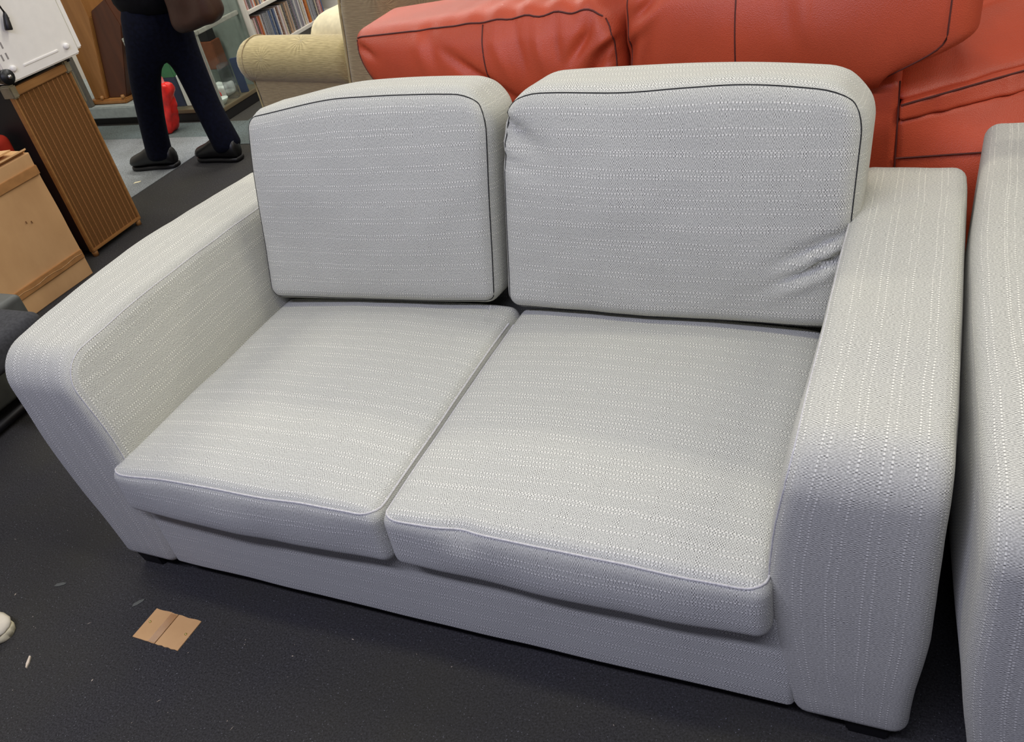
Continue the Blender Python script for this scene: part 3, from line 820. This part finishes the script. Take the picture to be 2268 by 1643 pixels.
for (x, y, rz, lb, mt) in ((-.805, -.098, 1.0, 'grey leaf-like flake on the carpet left of the cardboard scrap', 'grey_plastic'), (-1.075, -.105, .5, 'small grey flake on the carpet far left of the sofa leg', 'grey_plastic')):
    o = prism('paper_flake', [(-.016, -.003), (-.004, -.006), (.012, -.005), (.018, .0), (.006, .005), (-.01, .005)], .0003, .0016, M[mt], None, axis=2)
    o.location = (x, y, 0); o.rotation_euler.z = rz; tag(o, lb, 'flake')
o = prism('paper_flake', [(-.02, -.006), (.016, -.01), (.022, .004), (-.012, .01)], .0036, .005, M['cream'], None, axis=2)
o.location = (-3.0, 2.235, 0); o.rotation_euler.z = .7; tag(o, 'cream paper chip on the pale aisle carpet near the black shoe', 'flake')
# crumbs and lint
vs = []; fs = []
for i in range(130):
    x = random.uniform(-1.5, .8); y = random.uniform(-.62, .25) if x < -.95 else random.uniform(-.62, -.02)
    s = random.choice((.0006, .0007, .0009, .0011, .0020)) ; a = random.uniform(0, PI); e = random.uniform(1, 2.2)
    if i % 14 == 0: e = random.uniform(6, 12); s = .0007
    b = len(vs)
    for (dx, dy, dz) in ((-1, 0, 0), (0, -.6, 0), (1, 0, 0), (0, .6, 0), (0, 0, 1)):
        X = dx * s * e; Y = dy * s; vs.append((x + X * math.cos(a) - Y * math.sin(a), y + X * math.sin(a) + Y * math.cos(a), .0005 + dz * s * .8))
    for k in range(4): fs.append((b + k, b + (k + 1) % 4, b + 4))
o = mesh('carpet_crumbs', vs, fs, M['speck'], None, False); o['kind'] = 'stuff'; tag(o, 'pale crumbs and lint scattered over the dark carpet', 'crumbs')

# sneaker at the left edge
sn = empty('sneaker', (-1.212, -.288, 0), math.radians(8)); tag(sn, 'off-white canvas sneaker poking in at the left edge of the photo', 'shoe')
def shoe_rings(L_, Wd, H_, toe=1.0):
    """rings along x (toe at +x): (x, half width, top height)"""
    return [(-.5 * L_, .02, .5 * H_), (-.48 * L_, .62 * Wd, .72 * H_), (-.35 * L_, .80 * Wd, .80 * H_), (-.15 * L_, .80 * Wd, .86 * H_), (.05 * L_, .88 * Wd, .78 * H_), (.22 * L_, 1.0 * Wd, .62 * H_), (.36 * L_, 1.0 * Wd, .53 * H_ * toe), (.45 * L_, .80 * Wd, .47 * H_ * toe), (.485 * L_, .55 * Wd, .41 * H_ * toe), (.5 * L_, .22 * Wd, .33 * H_ * toe)]
def shoe(root, L_, Wd, H_, mu, ms, sole=.022):
    n = 14
    for nm, mat, z0, zf, grow in (('sole', ms, 0.0, None, .95), ('upper', mu, sole, 1, 1.0)):
        vs = []; fs = []; R_ = shoe_rings(L_, Wd, H_)
        for (x, w_, h_) in R_:
            top = sole if zf is None else h_
            for i in range(n):
                a = 2 * PI * i / n; c_, s_ = math.cos(a), math.sin(a)
                y = w_ * grow * (abs(c_) ** .55) * (1 if c_ > 0 else -1)
                z = z0 + (top - z0) * (.5 + .5 * (abs(s_) ** (.35 if zf is None else .75)) * (1 if s_ > 0 else -1))
                if zf: y *= 1 - .35 * max(0, s_)
                vs.append((x * (1.006 if zf is None else 1), y, z))
        for j in range(len(R_) - 1):
            for i in range(n): fs.append((j * n + i, (j + 1) * n + i, (j + 1) * n + (i + 1) % n, j * n + (i + 1) % n))
        fs.append(tuple(range(n))); fs.append(tuple(reversed(range((len(R_) - 1) * n, len(R_) * n))))
        mesh(nm, vs, fs, mat, root)
shoe(sn, .285, .040, .085, M['sneaker'], M['cream'], .022)
tube('toe_seam', [(.06, -.036, .052), (.09, -.03, .055), (.103, .0, .056), (.09, .03, .055), (.06, .036, .052)], .0018, M['navy'], sn)
tube('collar', [(-.10 + .045 * math.cos(a), .028 * math.sin(a), .098 - .01 * math.cos(a)) for a in [2 * PI * i / 20 for i in range(20)]], .006, M['navy'], sn, closed=True)
for i in range(4): tube('lace', [(-.03 + i * .022, -.024, .092 - i * .011), (-.03 + i * .022, 0, .102 - i * .012), (-.03 + i * .022, .024, .092 - i * .011)], .003, M['white2'], sn)

# ------------------------------------------------------------------ person
def skin_mesh(name, pts, edges, mat, parent, levels=2, root=0):
    me = bpy.data.meshes.new(name + '_skel'); me.from_pydata([p[:3] for p in pts], edges, [])
    o = bpy.data.objects.new(name + '_skel', me); COL.objects.link(o)
    md = o.modifiers.new('skin', 'SKIN'); md.use_smooth_shade = True
    sv = me.skin_vertices[0].data
    for i, p in enumerate(pts):
        rx = p[3]; ry = p[4] if len(p) > 4 else p[3]; sv[i].radius = (rx, ry); sv[i].use_root = (i == root)
    sd = o.modifiers.new('sub', 'SUBSURF'); sd.levels = levels; sd.render_levels = levels
    bpy.context.view_layer.update()
    ev = o.evaluated_get(bpy.context.evaluated_depsgraph_get())
    me2 = bpy.data.meshes.new_from_object(ev); me2.name = name
    bpy.data.objects.remove(o); bpy.data.meshes.remove(me)
    me2.materials.clear(); me2.polygons.foreach_set('use_smooth', [True] * len(me2.polygons))
    return link(name, me2, mat, parent)
# walker faces -x; forward foot first
pe = empty('person', (-2.75, 2.48, 0)); tag(pe, 'person in dark jeans, dark jacket and black shoes walking away to the left', 'person')
FA_ = (-.29, -.06); RA_ = (.18, .08)
body_pts = [(.10, 0, .90, .09, .10), (.11, 0, 1.08, .10, .13), (.10, 0, 1.28, .11, .15), (.09, 0, 1.40, .08, .12), (.07, 0, 1.47, .05), (.05, 0, 1.53, .05), (.03, 0, 1.62, .085, .075), (.03, 0, 1.72, .085, .075),
            (.09, -.06, .84, .06), (-.07, -.07, .48, .048), (-.20, -.06, .11, .036), 
            (.11, .06, .80, .06), (.11, .08, .46, .052), (.185, .04, .12, .036),
            (.09, -.19, 1.38, .05), (.13, -.24, 1.12, .04), (-.04, -.19, 1.30, .032), (-.10, -.17, 1.35, .026),
            (.09, .19, 1.38, .05), (.15, .24, 1.12, .04), (-.03, .19, 1.30, .032), (-.09, .17, 1.35, .026)]
body_e = [(0, 1), (1, 2), (2, 3), (3, 4), (4, 5), (5, 6), (6, 7), (0, 8), (8, 9), (9, 10), (0, 11), (11, 12), (12, 13), (3, 14), (14, 15), (15, 16), (16, 17), (3, 18), (18, 19), (19, 20), (20, 21)]
for (w_, sy) in ((17, 1), (21, -1)):
    bx_, by_, bz_ = body_pts[w_][:3]
    for k, (dy, ln) in enumerate(((-.03, .075), (-.01, .088), (.01, .082), (.028, .065))):
        i0 = len(body_pts)
        body_pts += [(bx_ - .05, by_ + dy, bz_ - .004, .0095), (bx_ - .05 - ln * .55, by_ + dy * 1.1, bz_ - .02, .0085), (bx_ - .05 - ln * .9, by_ + dy * 1.1, bz_ - .05, .007)]
        body_e += [(w_, i0), (i0, i0 + 1), (i0 + 1, i0 + 2)]
    i0 = len(body_pts)
    body_pts += [(bx_ - .015, by_ + sy * .035, bz_ - .005, .011), (bx_ - .05, by_ + sy * .052, bz_ - .02, .009)]
    body_e += [(w_, i0), (i0, i0 + 1)]
bd = skin_mesh('body', body_pts, body_e, M['skin'], pe, 1)
lathe('nose', [(.004, 0), (.013, -.02), (.012, -.036)], M['skin'], bd, 8, (-.058, 0, 1.66))
for sy in (-1, 1):
    lathe('eye', [(.003, -.003), (.010, 0), (.003, .004)], M['black'], bd, 8, (-.05, sy * .032, 1.67), RY)
    lathe('ear', [(.004, -.02), (.018, -.01), (.02, .01), (.006, .026)], M['skin'], bd, 8, (.035, sy * .078, 1.65))
tube('mouth', [(-.05, -.02, 1.605), (-.056, 0, 1.603), (-.05, .02, 1.605)], .004, M['redbag'], bd)
hp = skin_mesh('hair', [(.05, 0, 1.70, .085, .085), (.06, 0, 1.75, .08, .08), (.08, 0, 1.62, .06, .07)], [(0, 1), (0, 2)], M['hair'], pe, 2)
skin_mesh('trousers', [(.10, 0, .93, .125, .155), (.07, 0, .755, .135, .165), (-.005, -.08, .61, .092, .09), (-.09, -.072, .44, .080), (-.15, -.066, .28, .074), (-.205, -.06, .10, .074),
                       (.105, .08, .61, .092, .09), (.11, .08, .44, .080), (.14, .06, .28, .074), (.19, .04, .10, .080), (-.205, -.06, .05, .080), (.20, .04, .045, .082)],
          [(0, 1), (1, 2), (2, 3), (3, 4), (4, 5), (1, 6), (6, 7), (7, 8), (8, 9), (5, 10), (9, 11)], M['denim'], pe, 2)
skin_mesh('jacket', [(.09, 0, .76, .18, .205), (.105, 0, .95, .155, .19), (.11, 0, 1.15, .145, .175), (.10, 0, 1.34, .14, .18), (.085, 0, 1.45, .075, .08), (.09, -.19, 1.38, .07), (.135, -.245, 1.12, .06), (-.03, -.19, 1.29, .048), (.09, .19, 1.38, .07), (.155, .245, 1.12, .06), (-.02, .19, 1.29, .048)],
          [(0, 1), (1, 2), (2, 3), (3, 4), (3, 5), (5, 6), (6, 7), (3, 8), (8, 9), (9, 10)], M['jacket'], pe, 2)
for (x, y, rz, lb) in ((-.275, -.055, 184, 'l'), (.115, .035, 176, 'r')):
    s_ = empty('shoe', (x, y, .004 if lb == 'r' else .004), math.radians(rz)); s_.parent = pe
    shoe(s_, .30, .056, .15, M['shoe'], M['black'], .022)
# shoulder bag at the hip
sb = empty('shoulder_bag', (-2.33, 2.42, .68)); tag(sb, 'dark brown leather shoulder bag hanging at the hip of the walking person', 'bag')
def bagw(p):
    q = Vector((p.x * (1.0 - .25 * sm(-.1, .16, p.z)), p.y, p.z + .018 * math.sin(p.x * 9)))
    q += Vector((nz(p, 9, 1), nz(p, 9, 2), nz(p, 9, 3))) * .012
    return q + Vector((-.02, .02, .19))
soft_box('pouch', (.14, .07, .16), .055, (12, 6, 12), bagw, M['brownbag'], sb, k=4)
tube('strap', [(-.12, .02, .30), (-.16, .05, .6), (-.2, .10, .84), (-.12, .04, .60), (.06, .02, .30)], .011, M['brownbag'], sb)
lathe('buckle', [(.010, -.003), (.010, .003)], M['metal'], sb, 12, (.10, -.055, .21), Matrix.Rotation(PI / 2, 3, 'X'))

# red carrier bag with green card in front of the display case
rb = empty('carrier_bag', (-3.36, 2.93, 0)); tag(rb, 'red plastic carrier bag standing between the legs of the walking person', 'bag')
def rbw(p):
    t = (p.z / .15 + 1) / 2
    q = Vector((p.x * (.40 + .60 * math.sin(PI * (.12 + .62 * t))), p.y * (1 - .3 * t), p.z))
    q += Vector((nz(p, 14, 1) + .6 * nz(p, 34, 4), nz(p, 16, 2), 0)) * .016
    return q + Vector((.085 * t - .02, .0, .153))
soft_box('bag_body', (.075, .05, .15), .022, (14, 5, 20), rbw, M['redbag'], rb)
for sx in (-1, 1): tube('handle', [(.06 + sx * .03, 0, .29), (.07 + sx * .02, 0, .33), (.08, 0, .345)], .012, M['pinkbag'], rb)
# ------------------------------------------------------------------ platform, wooden cabinet and boards (far left)
pf = empty('display_platform', (-3.9, 3.2, 0)); tag(pf, 'pale grey low platform carrying the wooden cabinet at the far left', 'platform')
box('plinth', (-1.0, -.09, 0), (.24, .5, .05), M['plinth'], pf, .003)
box('slab', (-1.0, -.13, .05), (.24, .5, .125), M['platform'], pf, .006)
wc = empty('wooden_cabinet', (-4.0, 3.17, .125)); tag(wc, 'tall orange-brown wooden cabinet with a dark red side on the platform', 'cabinet')
prism('side', [(-.14, .03), (-.03, .03), (.135, .53), (.14, .98), (-.10, .98)], -.03, .20, M['wood_o'], wc, axis=1, bev=.004)
prism('dark_panel', [(-.025, .03), (.13, .03), (.34, .46), (.30, .62), (.145, .56)], -.01, .20, M['wood_d'], wc, axis=1, bev=.004)
box('top', (-.14, -.05, .98), (.30, .22, 1.005), M['wood_o'], wc, .006)
prism('foot_rail', [(-.18, .0), (.15, .0), (.15, .03), (-.18, .03)], -.05, .21, M['wood_o'], wc, axis=1, bev=.008)
for x in (-.06, .125): lathe('foot_knob', [(.010, 0), (.014, .01), (.010, .024)], M['oak'], wc, 12, (x, -.035, .03))
for nm, x0, x1, mt, lb in (('grey_board', -.20, -.125, 'grey_board', 'grey board standing on edge next to the wooden cabinet'), ('wooden_board', -.225, -.203, 'wood_o', 'narrow wooden board between two grey boards left of the cabinet'), ('grey_board', -.30, -.228, 'bracket', 'pale grey board standing on edge behind the speaker cabinet')):
    o = tag(box(nm, (-4.0 + x0, 3.078, .1255), (-4.0 + x1, 3.112, .62), M[mt], None, .004), lb, 'board')

# ------------------------------------------------------------------ glass display case
dc = empty('display_case', (-3.04, 3.09, 0)); tag(dc, 'low glass display case with a black plinth behind the walking person', 'display case')
DX, DY = -.58, .405
box('plinth', (DX, .0, 0), (.0, DY, .055), M['plinth'], dc, .003)
box('base_board', (DX, -.004, .055), (.004, DY, .078), M['case_floor'], dc, .003)
box('top_frame', (DX, -.004, .505), (.004, .022, .53), M['alu'], dc, .003)
box('top_frame', (-.018, .022, .505), (.004, DY, .53), M['alu'], dc, .003)
for (x, y) in ((-.016, .0), (DX, .0)): box('corner_post', (x, y - .002, .078), (x + .016, y + .014, .505), M['alu'], dc, .002)
box('pane', (DX + .018, .002, .08), (-.018, .007, .503), M['glass'], dc, .0)
box('pane', (-.010, .016, .08), (-.005, DY, .503), M['glass'], dc, .0)
box('shelf', (DX + .02, .25, .205), (-.16, DY - .01, .213), M['glass'], dc, .0)
tag(box('clear_plastic_box', (-3.125, 3.235, .0785), (-3.055, 3.29, .29), M['plastic_clear'], None, .006, rz=.35), 'tall clear plastic box inside the display case', 'box')
tag(box('blue_folder', (-3.10, 3.345, .0785), (-3.05, 3.36, .29), M['blue'], None, .002, rz=.3), 'dark blue folder leaning behind the clear plastic box', 'folder')
tag(box('brown_carton', (-3.36, 3.40, .2135), (-3.24, 3.48, .385), M['brown_box'], None, .004), 'reddish brown carton on the glass shelf of the display case', 'carton')
tag(box('black_carton', (-3.335, 3.405, .3855), (-3.255, 3.47, .46), M['plinth'], None, .004), 'small black carton on top of the brown carton', 'carton')
def dish(name, x, y, r_, lb, mat='china'):
    o = lathe(name, [(r_ * .45, 0), (r_ * .5, .004), (r_ * .8, .018), (r_, .034), (r_ * .96, .036), (r_ * .75, .022), (r_ * .4, .010)], M[mat], None, 22); o.location = (x, y, .0785)
    return tag(o, lb, 'dish')
dish('china_dish', -3.10, 3.16, .042, 'white china dish at the corner of the display case')
dish('china_dish', -3.235, 3.165, .055, 'white patterned china dish behind the glass front, left of the corner')
o = soft_box('folded_cloth', (.07, .06, .035), .02, (6, 6, 3), lambda p: p + Vector((-3.215, 3.315, .1145)) + Vector((nz(p, 20, 1), nz(p, 20, 2), nz(p, 20, 3))) * .008, M['china']); tag(o, 'crumpled white cloth beside the clear plastic box', 'cloth')
o = lathe('red_jar', [(.018, 0), (.022, .01), (.022, .05), (.016, .06), (.016, .07)], M['redbag'], None, 14); o.location = (-3.15, 3.195, .0785); tag(o, 'small red jar between the dish and the clear plastic box', 'jar')
o = box('white_carton', (-3.385, 3.15, .0785), (-3.30, 3.23, .27), M['white'], None, .004); tag(o, 'upright white carton inside the display case', 'carton')
tag(box('green_carton', (-3.52, 3.15, .2605), (-3.395, 3.23, .43), M['greencard'], None, .004), 'green carton stacked on the dark navy carton in the display case', 'carton')
o = box('navy_carton', (-3.52, 3.15, .0785), (-3.395, 3.235, .26), M['navy'], None, .004); tag(o, 'dark navy carton under the green carton in the display case', 'carton')
for i, (x, z) in enumerate(((-3.58, .0785),)):
    o = lathe('glass_vase', [(.02, 0), (.03, .03), (.022, .09), (.028, .14)], M['china'], None, 14); o.location = (x + .02, 3.3, z); tag(o, 'pale vase at the left end of the display case', 'vase')

# ------------------------------------------------------------------ bookcase with film cases
bc = empty('bookcase', (-3.0, 3.515, 0)); tag(bc, 'white bookcase filled with film cases behind the beige armchair', 'bookcase')
BW, BDp = .965, .26
box('side_board', (-BDp, .0, 0), (.0, .022, 1.5), M['shelf_white'], bc, .002)
box('side_board', (-BDp, BW - .022, 0), (.0, BW, 1.5), M['shelf_white'], bc, .002)
box('side_cladding', (-.62, -.012, 0), (-.03, -.001, 1.5), M['teal'], bc, .002)
box('cladding_strip', (-.09, -.020, 0), (-.03, -.012, 1.5), M['teal'], bc, .002)
box('back_board', (-BDp - .006, .0, 0), (-BDp, BW, 1.5), M['shelf_back'], bc, .0)
for z in (.02, .238, .484, .73, .98, 1.23, 1.48): box('shelf_board', (-BDp, .022, z), (-.002, BW - .022, z + .022), M['shelf_white'], bc, .002)
PAL = {'white': (214, 206, 200), 'cream': (222, 206, 176), 'pink': (206, 170, 168), 'orange': (196, 112, 58), 'slate': (98, 104, 112), 'black': (30, 30, 32), 'blue': (92, 108, 140), 'grey': (150, 150, 152), 'tan': (190, 158, 128), 'purple': (92, 78, 100), 'red': (158, 60, 50), 'amber': (214, 140, 44), 'brown': (110, 66, 44)}
DM = {}
for k_, c_ in PAL.items():
    q = NT('case_' + k_); ob = q.obj()
    v = q.noise(q.scale(ob, (30, 60, 42)), 1.0, 2, .6)
    alt = lin((232, 222, 210)) if sum(c_) < 330 else lin((60, 52, 56))
    q.l(q.mix(q.math('MULTIPLY', q.math('GREATER_THAN', v, .57), .8), lin(c_), alt), q.b.inputs['Base Color']); q.b.inputs['Roughness'].default_value = .3
    DM[k_] = q.m
seq = 'pink white cream pink black red orange orange white grey slate black slate grey blue slate black blue white orange brown white pink cream black cream tan black tan grey black purple slate white grey purple white black cream white amber orange amber grey white grey slate grey black cream black pink red white blue'.split()
meshes = {}
def film_case(col, y, z, hgt, wd, label, group, dep):
    key = (col,)
    if key not in meshes:
        bm = bmesh.new(); bmesh.ops.create_cube(bm, size=1)
        for v in bm.verts: v.co = Vector((v.co.x * .135 - .0675, v.co.y, v.co.z + .5))
        bmesh.ops.bevel(bm, geom=[e for e in bm.edges if abs(e.verts[0].co.z - e.verts[1].co.z) > .5], offset=.001, segments=1, affect='EDGES')
        me = bpy.data.meshes.new('film_case'); bm.to_mesh(me); bm.free(); me.materials.append(DM[col]); meshes[key] = me
    o = bpy.data.objects.new('film_case', meshes[key]); COL.objects.link(o)
    o.location = (-3.0 - dep, y, z); o.scale = (1, wd, hgt); tag(o, label, 'film case', group)
def ordinal(n): return '%d%s' % (n, 'th' if 10 <= n % 100 <= 20 else {1: 'st', 2: 'nd', 3: 'rd'}.get(n % 10, 'th'))
y = 3.5385
for i, c_ in enumerate(seq):
    wd = .0138; 
    film_case(c_, y + wd / 2, .2602, random.uniform(.186, .192), wd - .0006, '%s film case, %s from the left end of the lower visible shelf' % (c_, ordinal(i + 1)), 'film cases on the lower shelf', random.uniform(.012, .026)); y += wd + .0003
y = 3.5385
for i, c_ in enumerate('brown orange pink black grey red white orange black tan blue white grey cream red black'.split()):
    wd = .0138
    film_case(c_, y + wd / 2, .5062, random.uniform(.186, .192), wd - .0006, '%s film case, %s from the left end of the upper visible shelf' % (c_, ordinal(i + 1)), 'film cases on the upper shelf', random.uniform(.012, .026)); y += wd + .0003
dk = empty('dark_cabinet', (-3.05, 4.62, 0)); tag(dk, 'dark brown cabinet just past the right end of the white bookcase', 'cabinet')
box('carcass', (-.25, .0, 0), (.0, .6, .55), M['wood_d'], dk, .004)
box('ledge', (-.25, -.02, .30), (.02, .6, .325), M['oak'], dk, .004)
box('door', (-.004, .02, .04), (.014, .29, .29), M['wood_d'], dk, .004); box('door', (-.004, .31, .04), (.014, .58, .29), M['wood_d'], dk, .004)
